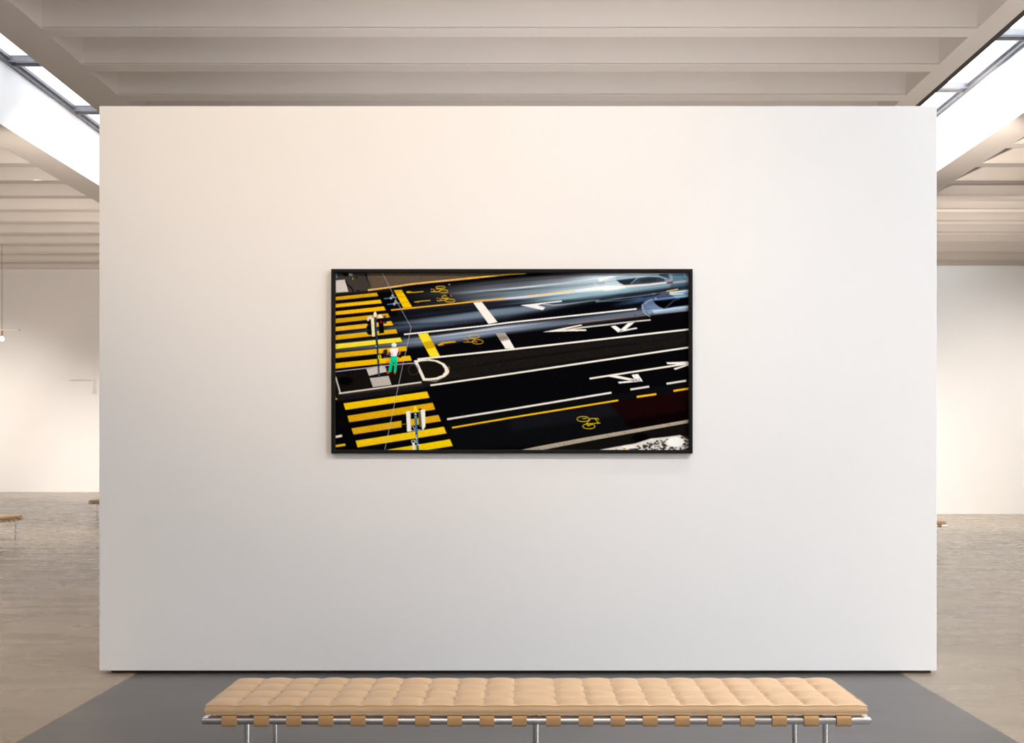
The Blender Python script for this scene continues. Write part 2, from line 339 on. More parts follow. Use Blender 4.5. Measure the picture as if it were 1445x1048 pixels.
    for x, y in ((215, 668), (412, 632), (630, 594), (760, 571), (890, 548), (1238, 486)): line('O', [(x-8, y-10), (x+18, y+24)], .45, (60, 54, 50), .8)
    ell('O', (1018, 595), (66, 33), (2, 2, 2), 1, .2)
    stone = [(680, 694), (800, 672), (980, 640), (1100, 602), (1220, 590), (1330, 575), (1395, 605), (1395, 694)]
    poly('O', stone, (226, 220, 212), 1, .35)
    for _ in range(210):
        x = rng.uniform(820, 1395); y = rng.uniform(585, 694)
        if y < 694-(x-690)*.175+8: continue
        if (x-1290)**2/70**2+(y-630)**2/42**2 < 1 or (abs(x-930) < 60 and 650 < y < 685): continue
        g = rng.uniform(4, 80); ell('O', (x, y), (rng.uniform(5, 17), rng.uniform(3, 9)), (g, g*.95, g*.92), .85, .25, 0, rng.uniform(-.9, .9))
    ell('O', (1290, 630), (66, 38), (255, 254, 250), .95, .6); ell('O', (930, 668), (56, 14), (250, 246, 240), .9, .5)
    ell('O', (893, 682), (10, 7), (206, 150, 10), .95, .2); line('O', [(1330, 580), (1390, 620)], .8, (196, 160, 110), .7, .2)
    # letter and painted arrows
    poly('G', [(218, 440), (430, 422), (520, 438), (610, 480), (655, 535), (670, 575), (665, 605), (620, 650), (540, 688), (500, 712), (335, 697)], (120, 112, 100), 1, .1)
    poly('G', [(218, 440), (300, 428), (430, 422), (520, 438), (610, 480), (655, 535), (668, 575), (655, 610), (610, 645), (530, 678), (440, 690), (335, 697)], CRM, 1, 0, .03)
    poly('G', [(268, 462), (320, 448), (400, 442), (490, 452), (570, 490), (608, 540), (615, 580), (580, 625), (500, 655), (430, 664), (362, 664)], (22, 18, 16), 1, .05, .3)
    line('G', [(320, 455), (400, 445), (480, 452)], .9, (150, 144, 136), .5, .2)
    ell('G', (665, 530), (14, 22), (150, 110, 30), .6, .3)
    poly('K', [(145, 318), (748, 248), (752, 268), (500, 294), (395, 318), (505, 350), (475, 390)], (240, 242, 246), 1, .05)
    line('K', [(470, 300), (620, 318), (760, 310), (1000, 278), (1290, 240)], 1.6, (196, 200, 206), .9, .15, .7)
    poly('K', [(468, 708), (1030, 598), (1050, 612), (800, 668), (1100, 668), (1108, 690)], CRM, 1, .05)
    line('K', [(740, 690), (1000, 648), (1445, 598)], 1.7, (226, 220, 210), 1, .08)
    line('I', [(0, 205), (400, 160), (640, 132), (905, 106)], 1.9, (206, 202, 196), 1, .08)
    for p in ([(385, 190), (445, 180), (525, 235), (480, 270)], [(610, 148), (695, 138), (575, 236), (505, 240)], [(560, 234), (720, 205), (732, 220), (480, 270)]): poly('I', p, (244, 242, 240), 1, .05)
    line('I', [(108, 872), (700, 780), (1400, 674)], 2.4, CRM, 1, .05)
    for p in ([(1110, 660), (1400, 648), (1400, 690), (1120, 682)], [(1203, 740), (1400, 678), (1400, 698), (1226, 757)], [(345, 843), (460, 830), (700, 880), (640, 898)],
              [(655, 822), (740, 810), (805, 910), (700, 893)]): poly('I', p, (246, 243, 238), 1, .05)
    poly('J', [(478, 80), (640, 66), (690, 45), (805, 73), (490, 102)], (244, 242, 240), 1, .05)
    for _ in range(60): ell('J', (rng.uniform(640, 775), rng.uniform(42, 76)), (7, 4), (90, 92, 96), .5, .05)
    # bicycles and small yellow arrows
    def bike(z, w1, r1, w2, r2, segs, col, wd, fill=None):
        for c, r in ((w1, r1), (w2, r2)):
            if fill: ell(z, c, (r[0]*.8, r[1]*.8), fill, .55, .2)
            ell(z, c, r, col, .95, .05, wd)
        for s in segs: line(z, s, wd, col, .95, .05)
    bike('D', (893, 342), (95, 25), (955, 422), (88, 32), ([(690, 382), (730, 380)], [(745, 375), (785, 430)], [(695, 430), (860, 430), (925, 368), (800, 378)]), (222, 176, 20), .9, (90, 78, 20))
    bike('D', (985, 540), (66, 30), (1085, 612), (98, 33), ([(815, 565), (840, 560)], [(870, 565), (905, 610)], [(820, 600), (840, 620), (970, 605), (1050, 560), (900, 570)], [(1085, 505), (1120, 525)]), (222, 178, 30), .9, (100, 90, 40))
    poly('D', [(1010, 490), (1090, 488), (1080, 545), (1020, 530)], (6, 7, 12), .9, .4)
    bike('G', (985, 135), (68, 20), (1030, 202), (70, 27), ([(848, 165), (885, 168)], [(885, 165), (915, 202)], [(850, 205), (965, 205), (1005, 160), (900, 163)], [(985, 200), (1030, 203)]), (222, 172, 14), .8)
    bike('O', (570, 450), (48, 20), (615, 507), (48, 19), ([(565, 448), (602, 444)], [(592, 490), (630, 446), (662, 446), (692, 482), (600, 488)], [(598, 487), (610, 506), (640, 490)], [(655, 446), (685, 445), (692, 458)], [(680, 484), (706, 480)]), (252, 222, 30), .75)
    poly('D', [(195, 425), (275, 418), (290, 430), (340, 437), (550, 418), (550, 434), (310, 455), (205, 460)], (216, 170, 16), 1, .08)
    poly('D', [(355, 632), (450, 618), (690, 598), (690, 614), (465, 636), (455, 648), (360, 648)], (196, 166, 40), 1, .1)
    poly('G', [(522, 235), (575, 208), (640, 200), (752, 192), (752, 206), (580, 228), (605, 240), (530, 254)], (214, 166, 14), 1, .08)
    # lower crossing
    for p, c in (([(140, 328), (793, 234), (813, 283), (155, 378)], (252, 206, 12)), ([(170, 425), (838, 322), (857, 375), (185, 475)], (226, 174, 16)), ([(202, 523), (883, 418), (902, 467), (218, 571)], (226, 174, 22)),
                 ([(235, 620), (925, 510), (946, 562), (250, 672)], (252, 208, 24)), ([(440, 697), (973, 608), (995, 660), (760, 697)], (255, 214, 10))): poly('Q', p, c, 1, .03, .08)
    line('Q', [(78, 590), (128, 580)], 3.2, (240, 236, 230), 1, .05); line('Q', [(78, 662), (155, 650)], 3.2, (240, 190, 20), 1, .05); ell('Q', (82, 292), (8, 7), (240, 206, 20))
    # blue marks and wires
    for a_, b_ in (((1040, 575), (1310, 540)), ((1105, 692), (1380, 658))): line('A', [a_, b_], 1.4, (76, 142, 200), .95, .15)
    for c, r in (((1212, 505), (18, 20)), ((1185, 560), (20, 30)), ((1228, 540), (16, 18)), ((1275, 625), (18, 22)), ((1252, 680), (20, 32)), ((1295, 655), (16, 16))): ell('A', c, r, (220, 216, 214), .9, .15)
    line('P', [(540.2, 386), (560, 425), (579.6, 460.5)], .8, (150, 160, 186), .85, .08)
    line('P', [(580.3, 463), (569.7, 510), (543.2, 634.5)], .8, (176, 184, 200), .85, .08)
    line('P', [(581, 462.5), (605, 460.5), (640, 458.5)], .4, (120, 126, 140), .6, .1); ell('P', (580, 461.2), (.9, 1.2), (176, 130, 40))
    # near signal mast
    poly('B', [(695, 245), (785, 225), (795, 545), (730, 545), (685, 490), (720, 440), (680, 390), (715, 335), (680, 290)], (6, 8, 14), 1, .08)
    for y in (350, 455, 525): line('B', [(715, y), (770, y-12)], .8, (60, 80, 110), .8, .15)
    poly('B', [(700, 190), (755, 155), (805, 175), (790, 235), (745, 215), (735, 255), (702, 260)], (220, 222, 222), 1, .1)
    poly('B', [(775, 210), (838, 192), (860, 572), (800, 576)], (240, 228, 190), 1, .08)
    line('B', [(795, 360), (850, 350)], .5, (180, 160, 110), .7); line('B', [(798, 480), (855, 470)], .5, (180, 160, 110), .7)
    poly('B', [(925, 218), (1025, 205), (1045, 505), (945, 516)], (5, 5, 8), 1, .05)
    poly('B', [(1025, 160), (1085, 150), (1085, 190), (1030, 205)], (20, 26, 42), 1, .1)
    for y in (255, 365): poly('B', [(1030, y), (1095, y-10), (1098, y+50), (1040, y+60)], (12, 16, 28), 1, .12); line('B', [(1040, y+35), (1090, y+25)], .7, (120, 140, 176), .8, .15)
    line('B', [(1035, 185), (1085, 178)], .7, (120, 156, 206), .9, .1)
    poly('B', [(920, 205), (935, 135), (965, 122), (990, 135), (1035, 195)], (238, 232, 212), 1, .1)
    poly('B', [(968, 262), (996, 260), (998, 294), (970, 296)], (214, 8, 8), 1, .08)
    line('B', [(862, 180), (880, 480), (908, 800)], 3.2, (20, 40, 58), 1, .08, 2.9)
    line('B', [(872, 190), (888, 480), (905, 700)], .9, (56, 92, 116), .7, .2)
    line('C', [(905, 100), (925, 430), (940, 730)], 2.6, (24, 60, 88), 1, .08, 2.6)
    line('C', [(935, 560), (945, 725)], 1.6, (110, 124, 104), .6, .3)
    ell('B', (862, 128), (32, 60), (226, 228, 240), 1, .1); ell('B', (855, 110), (16, 34), (250, 250, 252), .8, .2)
    ell('B', (905, 165), (22, 12), (190, 180, 170), .9, .2); ell('C', (882, 122), (14, 9), (220, 226, 236), .9, .1)
    ell('C', (955, 345), (22, 44), (236, 222, 10), 1, .08, 1.6)
    # cyclist
    ell('C', (1640, 600), (100, 108), (70, 66, 70), .9, .15, 1.0); line('C', [(1560, 470), (1660, 470), (1720, 540)], 1.0, (190, 190, 200), .8, .2)
    ell('C', (1070, 235), (45, 42), (38, 22, 20), .95, .2); line('C', [(1090, 180), (1075, 230)], 1.4, (24, 16, 16), .9, .2); line('C', [(1010, 260), (1110, 300)], 1.6, (60, 36, 26), .9, .3)
    line('C', [(1030, 340), (1150, 350), (1160, 390)], 1.2, (70, 90, 140), .9, .2); line('C', [(1100, 300), (1140, 250)], 1.1, (200, 196, 206), .8, .2)
    poly('C', [(1090, 430), (1150, 390), (1150, 470), (1100, 465)], (232, 140, 20), .9, .2); poly('C', [(1310, 350), (1350, 340), (1380, 430), (1320, 440)], (230, 140, 40), .8, .3)
    line('C', [(1050, 522), (1230, 500), (1420, 478)], 1.0, (216, 130, 190), .9, .15); line('C', [(970, 490), (1060, 570), (1110, 580)], 1.0, (176, 176, 180), .8, .15)
    ell('C', (1370, 320), (40, 40), (10, 8, 8), .9, .3); line('C', [(1300, 540), (1420, 540)], 1.4, (70, 40, 60), .8, .3)
    poly('C', [(1185, 322), (1308, 322), (1318, 420), (1292, 652), (1242, 652), (1252, 470), (1232, 440), (1188, 648), (1128, 640), (1160, 450)], (10, 196, 140), 1, .08)
    poly('C', [(1190, 325), (1305, 325), (1312, 400), (1240, 420), (1190, 400)], (10, 222, 170), .8, .4); line('C', [(1235, 440), (1190, 640)], .8, (8, 130, 92), .7, .25)
    poly('C', [(1155, 190), (1185, 165), (1320, 160), (1345, 215), (1318, 260), (1302, 322), (1185, 322), (1175, 260)], (254, 248, 246), 1, .1)
    ell('C', (1205, 285), (22, 22), (240, 110, 160), .7, .3)
    line('C', [(1335, 205), (1375, 262), (1335, 305)], 2.2, (206, 110, 70), 1, .1, 1.4); line('C', [(1165, 235), (1135, 285), (1170, 320)], 1.8, (130, 66, 46), 1, .1)
    ell('C', (1252, 150), (20, 16), (196, 120, 80)); ell('C', (1248, 98), (53, 46), (222, 244, 238), 1, .08); ell('C', (1240, 86), (30, 22), (250, 255, 254), .8, .2); ell('C', (1235, 122), (26, 14), (160, 196, 186), .6, .2)
    poly('C', [(1085, 655), (1130, 640), (1160, 655), (1155, 682), (1095, 672)], (196, 70, 40), 1, .1); poly('C', [(1245, 655), (1278, 655), (1280, 682), (1255, 692)], (232, 76, 30), 1, .1)
    # far signal mast
    poly('H', [(820, 210), (880, 205), (890, 390), (828, 388), (822, 335), (822, 320)], (6, 6, 10), 1, .08)
    line('H', [(822, 328), (880, 322)], .8, (206, 170, 50), .8, .1)
    ell('H', (1048, 150), (22, 14), (14, 14, 14), .95, .1)
    for s in ([(930, 180), (975, 168)], [(1010, 180), (1050, 165)], [(940, 405), (1000, 395), (1055, 390)], [(955, 345), (985, 390)]): line('H', s, 1.0, (206, 206, 220), .95, .1)
    poly('H', [(878, 172), (930, 166), (941, 410), (890, 416)], (250, 246, 232), 1, .06); line('H', [(925, 172), (936, 405)], 1.3, (196, 190, 170), .6, .2)
    poly('H', [(1025, 190), (1060, 155), (1085, 385), (1032, 345)], (92, 94, 66), 1, .08)
    poly('H', [(1052, 152), (1105, 148), (1110, 350), (1085, 395), (1070, 392)], (250, 250, 240), 1, .06)
    line('H', [(990, 190), (1000, 400), (1018, 640)], 3.4, (40, 104, 150), 1, .08, 3.6); line('H', [(982, 190), (1000, 540)], .8, (120, 170, 200), .6, .2)
    for y, c in ((205, (230, 230, 236)), (240, (206, 190, 40)), (435, (20, 30, 60)), (460, (196, 186, 60)), (490, (236, 236, 240)), (515, (220, 160, 130)), (540, (190, 196, 206))): ell('H', (985+y*.035, y), (11, 9), c, .9, .1)
    poly('H', [(965, 178), (972, 115), (985, 100), (1000, 108), (1016, 172), (990, 185)], (252, 220, 10), 1, .08)
    ell('H', (965, 530), (22, 16), (236, 236, 240), .95, .1, 1.0); poly('H', [(950, 550), (980, 548), (988, 640), (962, 640)], (240, 240, 240), 1, .1)
    ell('H', (1025, 570), (11, 9), (240, 240, 244), .9, .1)
    # chips of light on the asphalt
    specks('O', 0, 100, 780, 340, 60, 40, 120, .3); specks('O', 0, 480, 500, 640, 30, 30, 90, .3); specks('Q', 620, 190, 1400, 480, 70, 40, 120, .3)
    specks('N', 20, 590, 1390, 660, 30, 60, 160, .32); specks('N', 60, 560, 800, 620, 25, 40, 90, .28); specks('G', 700, 260, 1400, 290, 10, 60, 110, .3)
    specks('Q', 90, 300, 140, 520, 14, 50, 130, .3); specks('O', 850, 90, 1390, 330, 25, 40, 110, .3); specks('G', 700, 400, 1440, 600, 22, 60, 150, .35)
    img[...] *= 1+.05*rng.standard_normal(img.shape[:2]).astype(np.float32)[..., None]
    img[...] += .006*np.abs(smooth(rng.standard_normal(img.shape[:2]).astype(np.float32), .25))[..., None]*3
    np.clip(img, 0, 1, out=img)
    k = SS//OUT
    o = img.reshape(H//k, k, W//k, k, 3).mean(axis=(1, 3))
    return o                                             # sRGB 0..1, row 0 at the top
# ---------------------------------------------------------------- materials
WALL = noise_mat('white_plaster', (.80, .785, .765), (.815, .80, .78), 1.2, .75, .15, .03, bscale=260)
PART = noise_mat('white_painted_board', (.815, .80, .80), (.825, .81, .81), 1.0, .7, .12, .03, bscale=300)
CEIL = noise_mat('warm_ceiling_plaster', (.74, .695, .655), (.76, .715, .675), .9, .85, .1, .03, bscale=120)
SHAFT = noise_mat('bright_white_plaster', (.88, .88, .89), (.89, .89, .90), 1.2, .8, .1)
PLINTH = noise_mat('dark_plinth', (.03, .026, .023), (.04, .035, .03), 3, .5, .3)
FRAMEM = noise_mat('grey_window_metal', (.16, .165, .19), (.2, .205, .23), 6, .4, .5)
DARKM = noise_mat('dark_brown_metal', (.018, .013, .011), (.026, .02, .017), 4, .5, .3)
CHROME = noise_mat('polished_chrome', (.93, .92, .92), (.955, .945, .945), 3, .13, .5, metal=1.0)
LEATHER = noise_mat('tan_leather', (.66, .425, .235), (.72, .475, .27), 7, .42, .6, .1, bscale=190)
_b = LEATHER.node_tree.nodes['Principled BSDF']; _b.inputs['Sheen Weight'].default_value = .35; _b.inputs['Sheen Roughness'].default_value = .4; _b.inputs['Sheen Tint'].default_value = (1, .9, .78, 1)
STRAPM = noise_mat('tan_strap_leather', (.48, .265, .115), (.53, .30, .135), 9, .5, .3, .1, bscale=210)
BLACKF = noise_mat('black_wooden_frame', (.0085, .009, .0085), (.013, .0135, .013), 14, .5, .08, stretch=(1, 1, 6))
LAMPW = noise_mat('white_lamp_metal', (.85, .84, .82), (.88, .87, .85), 5, .4, .4)
BRASS = noise_mat('copper_socket', (.62, .30, .20), (.68, .36, .25), 8, .3, .5, metal=1.0)
CORD = noise_mat('grey_textile_cord', (.34, .29, .25), (.4, .34, .3), 40, .8, .1)
STRUT = CEIL

def floor_material():
    m = mat('polished_concrete', (.2, .17, .14), .25); nt = m.node_tree; N = nt.nodes; L = nt.links.new; b = N['Principled BSDF']
    tc = N.new('ShaderNodeTexCoord')
    mp = N.new('ShaderNodeMapping'); mp.inputs['Scale'].default_value = (.35, 1.5, 1)
    n1 = N.new('ShaderNodeTexNoise'); n1.inputs['Scale'].default_value = 1.0; n1.inputs['Detail'].default_value = 6; n1.inputs['Distortion'].default_value = .6
    L(tc.outputs['Object'], mp.inputs[0]); L(mp.outputs[0], n1.inputs['Vector'])
    r1 = N.new('ShaderNodeValToRGB'); r1.color_ramp.elements[0].position = .3; r1.color_ramp.elements[1].position = .72
    r1.color_ramp.elements[0].color = (*FLOOR0, 1); r1.color_ramp.elements[1].color = (*FLOOR1, 1)
    L(n1.outputs['Fac'], r1.inputs[0]); L(r1.outputs[0], b.inputs['Base Color'])
    m2 = N.new('ShaderNodeMapping'); m2.inputs['Scale'].default_value = (.45, 2.0, 1)
    n2 = N.new('ShaderNodeTexNoise'); n2.inputs['Scale'].default_value = 1.6; n2.inputs['Detail'].default_value = 2
    L(tc.outputs['Object'], m2.inputs[0]); L(m2.outputs[0], n2.inputs['Vector'])
    mr = N.new('ShaderNodeMapRange'); mr.inputs['To Min'].default_value = .2; mr.inputs['To Max'].default_value = .34
    L(n2.outputs['Fac'], mr.inputs['Value']); L(mr.outputs[0], b.inputs['Roughness'])
    bp = N.new('ShaderNodeBump'); bp.inputs['Strength'].default_value = .006; bp.inputs['Distance'].default_value = .02
    L(n2.outputs['Fac'], bp.inputs['Height']); L(bp.outputs[0], b.inputs['Normal'])
    b.inputs['Specular IOR Level'].default_value = FLOORSPEC
    return m
FLOOR0 = (.24, .19, .14); FLOOR1 = (.335, .268, .198); FLOORSPEC = .5
FLOORM = floor_material()
SHADEM = noise_mat('painted_floor_shade', (.080, .071, .071), (.112, .101, .1), 1.3, .3, .5, .1, (.5, 2.2, 1), 9, 6)  # dark colour carries the floor's shade before the partition

# ---------------------------------------------------------------- the hall
ZC = EYE+7.23                       # underside of the beams
ZT = ZC+.78                         # slab above the coffers
ZG = EYE+8.75                       # skylight glass
YB, YW = -15.0, 39.35               # wall behind the camera, far wall
XL, XR, XE = -21.5, 13.6, 21.0; DR = 1400*EYE/88      # DR: the tall partition far right, where the hall widens to XE
T = .3
GL = (-12.38, -11.58, -9.05, -8.257)          # left: outer girder, skylight opening, inner girder
GR = (7.746, 8.175, 10.67, 11.47)
SX0, SX1, SY0, SY1 = -2.8, 2.72, -4.0, 7.205          # floor piece coloured dark in place of the shade before the partition
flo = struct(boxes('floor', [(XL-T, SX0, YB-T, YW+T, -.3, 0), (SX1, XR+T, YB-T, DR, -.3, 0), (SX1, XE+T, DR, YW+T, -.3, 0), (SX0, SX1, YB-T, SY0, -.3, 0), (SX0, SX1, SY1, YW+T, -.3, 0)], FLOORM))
boxes('floor_shade_slab', [(SX0, SX1, SY0, SY1, -.3, 0)], SHADEM, flo)
struct(boxes('wall_back', [(XL-T, XE, YW, YW+T, 0, ZT)], WALL))
struct(boxes('wall_front', [(XL-T, XR+T, YB-T, YB, 0, ZT)], WALL))
struct(boxes('wall_left', [(XL-T, XL, YB, YW, 0, ZT)], WALL))
# right wall with a tall window opening beside the viewer
WY0, WY1, WZ0, WZ1 = -9.0, 3.0, 1.0, 7.4
struct(boxes('wall_right', [(XR, XR+T, YB, WY0, 0, ZT), (XR, XR+T, WY1, DR, 0, ZT), (XR, XE+T, DR, DR+.35, 0, ZT), (XE, XE+T, DR+.35, YW+T, 0, ZT), (XR, XR+T, WY0, WY1, 0, WZ0), (XR, XR+T, WY0, WY1, WZ1, ZT)], WALL))
ceil = struct(boxes('ceiling', [(XL-T, GL[1], YB-T, YW+T, ZT, ZT+.25), (GL[2], GR[1], YB-T, YW+T, ZT, ZT+.25), (GR[2], XR+T, YB-T, DR, ZT, ZT+.25), (GR[2], XE+T, DR, YW+T, ZT, ZT+.25)], CEIL))
boxes('girder', [(GL[0], GL[1], YB, YW, ZC, ZT)], CEIL, ceil)
boxes('girder', [(GL[2], GL[3], YB, YW, ZC, ZT)], CEIL, ceil)
boxes('girder', [(GR[0], GR[1], YB, YW, ZC, ZT)], CEIL, ceil)
boxes('girder', [(GR[2], GR[3], YB, YW, ZC, ZT)], CEIL, ceil)
SP = 1.581
for k in range(-20, 15):
    y = 16.97+SP*k
    for x0, x1, lo, hi in ((GL[3], GR[0], -20, 14), (XL, GL[0], -4, 15), (GR[3], XR, -4, 15)):
        if lo <= k < hi:
            if x1 == XR and y > DR+.35: x1 = XE
            y1 = min(y+.34, YW); gv = .02 if y1 < YW else 0
            boxes('beam', [(x0, x1, y, y1, ZC, ZC+.016), (x0, x1, y+.02, y1-gv, ZC+.016, ZC+.032), (x0, x1, y, y1, ZC+.032, ZT)], CEIL, ceil)
# white shafts of the two roof lights
SH = .12
struct(boxes('wall_skylight_left', [(GL[1]-SH, GL[1]+.012, YB, YW, ZC+.001, ZG+.1), (GL[2]-.012, GL[2]+SH, YB, YW, ZC+.001, ZG+.1)], SHAFT))
struct(boxes('wall_skylight_right', [(GR[2]-.012, GR[2]+SH, YB, YW, ZC+.001, ZG+.1), (GR[1]-SH, GR[1]+.012, YB, YW, ZC+.001, ZG+.1)], SHAFT))
GLASS = bpy.data.materials.new('clear_glass'); GLASS.use_nodes = True
_n = GLASS.node_tree.nodes; _n.clear(); _o = _n.new('ShaderNodeOutputMaterial'); _t = _n.new('ShaderNodeBsdfTransparent'); _g = _n.new('ShaderNodeBsdfGlossy'); _m = _n.new('ShaderNodeMixShader')
_t.inputs[0].default_value = (.97, .985, .98, 1); _g.inputs['Roughness'].default_value = .02; _m.inputs[0].default_value = .05
GLASS.node_tree.links.new(_t.outputs[0], _m.inputs[1]); GLASS.node_tree.links.new(_g.outputs[0], _m.inputs[2]); GLASS.node_tree.links.new(_m.outputs[0], _o.inputs[0])
DIMGLASS = GLASS.copy(); DIMGLASS.name = 'light_cutting_glass'  # pane greyed only to cut the light from the left skylight
for _q in DIMGLASS.node_tree.nodes:
    if _q.type == 'BSDF_TRANSPARENT': _q.inputs[0].default_value = (.62, .62, .62, 1)
def skylight(name, xa, xb, outer, y0, dy, glass):
    """xa..xb opening; outer = +1/-1 side of the long frame seen from the middle bay"""
    root = struct(boxes(name, [(xb-.10, xb, YB, YW, ZG-.10, ZG+.06) if outer > 0 else (xa, xa+.10, YB, YW, ZG-.10, ZG+.06),
                               (xa, xa+.08, YB, YW, ZG-.10, ZG+.06) if outer > 0 else (xb-.08, xb, YB, YW, ZG-.10, ZG+.06)], FRAMEM))
    q = [(xb-.17, xb-.125, YB, YW, ZG-.03, ZG+.04)] if outer > 0 else [(xa+.125, xa+.17, YB, YW, ZG-.03, ZG+.04)]
    boxes('frame_rail', q, FRAMEM, root)
    ys = []
    y = y0
    while y-dy > YB: y -= dy
    while y < YW-.3: ys.append(y); y += dy
    for y in ys:
        boxes('muntin', [(xa+.02, xb-.02, y, y+.04, ZG-.09, ZG+.05), (xa+.02, xb-.02, y+.26, y+.30, ZG-.09, ZG+.05)], FRAMEM, root)
        boxes('muntin_cover', [(xa+.03, xb-.03, y+.04, y+.26, ZG-.02, ZG+.04)], LAMPW, root)
    e = [YB]+ys+[YW]
    for a, b in zip(e, e[1:]):
        a2 = a+.30 if a != YB else a
        if b-a2 > .1: boxes('pane', [(xa+.02, xb-.02, a2, b, ZG+.01, ZG+.02)], glass, root)
    return root
skylight('window_1', GL[1], GL[2], -1, 1400*8.75/(637-81), 3.18, DIMGLASS)
skylight('window_2', GR[1]+.12, GR[2], 1, 1400*8.75/(637-43), 3.02, GLASS)
struct(boxes('trim_1', [(GR[1], GR[1]+.12, YB, YW, ZC, ZG+.1)], DARKM))
# side window
w3 = struct(boxes('window_3', [(XR+.05, XR+.15, WY0, WY1, WZ0, WZ0+.1), (XR+.05, XR+.15, WY0, WY1, WZ1-.1, WZ1), (XR+.05, XR+.15, WY0, WY0+.1, WZ0+.1, WZ1-.1), (XR+.05, XR+.15, WY1-.1, WY1, WZ0+.1, WZ1-.1)], FRAMEM))
n = 6
for i in range(n):
    a = WY0+.1+(WY1-WY0-.2)*i/n; b = WY0+.1+(WY1-WY0-.2)*(i+1)/n
    if i: boxes('muntin', [(XR+.06, XR+.14, a-.03, a+.03, WZ0+.1, WZ1-.1)], FRAMEM, w3)
    boxes('pane', [(XR+.095, XR+.105, a+(.03 if i else 0), b-(.03 if i < n-1 else 0), WZ0+.1, WZ1-.1)], GLASS, w3)

# ---------------------------------------------------------------- free-standing partitions
DP = 1400*EYE/313.5; PX = DP/F
px0, px1 = (140-CX)*PX, (1322-CX)*PX
pzt = EYE+(CY-149.5)*PX; pzb = EYE-(946-CY)*PX
struct(boxes('wall_center', [(px0, px1, DP, DP+.42, pzb, pzt)], PART, bev=.003))
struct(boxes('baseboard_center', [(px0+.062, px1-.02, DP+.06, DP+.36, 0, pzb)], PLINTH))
struct(boxes('wall_right_far', [(4.5, XR, DR, DR+.35, 0, EYE+(637-375.0)*DR/F)], WALL))

# ---------------------------------------------------------------- framed print on the partition
def print_mesh(parent):
    img = paint_print(4, 2)
    h, w = img.shape[:2]
    l = np.where(img <= .04045, img/12.92, ((img+.055)/1.055)**2.4)*PRINTGAIN
    x = (AX0-CX+np.arange(w+1)/w*(AX1-AX0))*PX; z = EYE+(CY-AY0-np.arange(h+1)/h*(AY1-AY0))*PX
    gx, gz = np.meshgrid(x, z)
    co = np.stack([gx, np.full_like(gx, DP-.012), gz], -1).reshape(-1, 3).astype(np.float32)
    i = (np.arange(h)[:, None]*(w+1)+np.arange(w)[None]).ravel()
    f = np.stack([i, i+w+1, i+w+2, i+1], -1).astype(np.int32)
    me = bpy.data.meshes.new('print')
    me.vertices.add(len(co)); me.vertices.foreach_set('co', co.ravel())
    me.loops.add(f.size); me.loops.foreach_set('vertex_index', f.ravel())
    me.polygons.add(len(f)); me.polygons.foreach_set('loop_start', np.arange(0, f.size, 4, dtype=np.int32))
    me.update(calc_edges=True)
    # four neighbouring cells average into each point, so the tone runs smoothly between points
    p = np.pad(l, ((1, 1), (1, 1), (0, 0)), mode='edge')
    v = (p[:-1, :-1]+p[1:, :-1]+p[:-1, 1:]+p[1:, 1:])/4
    at = me.attributes.new('ink', 'FLOAT_COLOR', 'POINT')
    at.data.foreach_set('color', np.concatenate([v, np.ones(v.shape[:2]+(1,))], -1).astype(np.float32).ravel())
    m = mat('printed_photograph', (.5, .5, .5), .7, 0, 0.0)
    a = m.node_tree.nodes.new('ShaderNodeAttribute'); a.attribute_name = 'ink'
    m.node_tree.links.new(a.outputs['Color'], m.node_tree.nodes['Principled BSDF'].inputs['Base Color'])
    me.materials.append(m)
    o = bpy.data.objects.new('print', me); COL.objects.link(o); o.parent = parent
    return o
PRINTGAIN = .98
fx0, fx1 = (469-CX)*PX, (976-CX)*PX; fz1, fz0 = EYE+(CY-381.0)*PX, EYE+(CY-639.7)*PX
ix0, ix1 = (AX0-CX)*PX, (AX1-CX)*PX; iz1, iz0 = EYE+(CY-AY0)*PX, EYE+(CY-AY1)*PX
art = empty('framed_photograph', ((fx0+fx1)/2, DP, fz0))
tag(art, 'large black framed colour photograph of a road crossing hung on the white partition', 'picture')
def place(o):                                         # build in world space, then hang under the root
    o.parent = art; o.matrix_parent_inverse = Matrix.Translation(art.location).inverted(); return o
bm = bmesh.new()
def ring(bm, a, b, y0, y1):                            # rectangular moulding, a outer and b inner (x0,x1,z0,z1)
    def loop(r, y): return [bm.verts.new(p) for p in ((r[0], y, r[2]), (r[1], y, r[2]), (r[1], y, r[3]), (r[0], y, r[3]))]
    A0, B0, A1, B1 = loop(a, y0), loop(b, y0), loop(a, y1), loop(b, y1)
    for i in range(4):
        j = (i+1) % 4
        for q in ((A0[i], A0[j], B0[j], B0[i]), (A1[i], B1[i], B1[j], A1[j]), (A0[i], A1[i], A1[j], A0[j]), (B0[i], B0[j], B1[j], B1[i])): bm.faces.new(q)
ring(bm, (fx0, fx1, fz0, fz1), (ix0-.0045, ix1+.0045, iz0-.0045, iz1+.0045), DP-.045, DP-.0005)
place(obj('frame', bm, BLACKF))
bm = bmesh.new(); ring(bm, (ix0-.0045, ix1+.0045, iz0-.0045, iz1+.0045), (ix0, ix1, iz0, iz1), DP-.03, DP-.0005)
place(obj('inner_lip', bm, DARKM))
place(print_mesh(None))
place(boxes('backing_board', [(ix0, ix1, DP-.0115, DP-.0005, iz0, iz1)], DARKM))

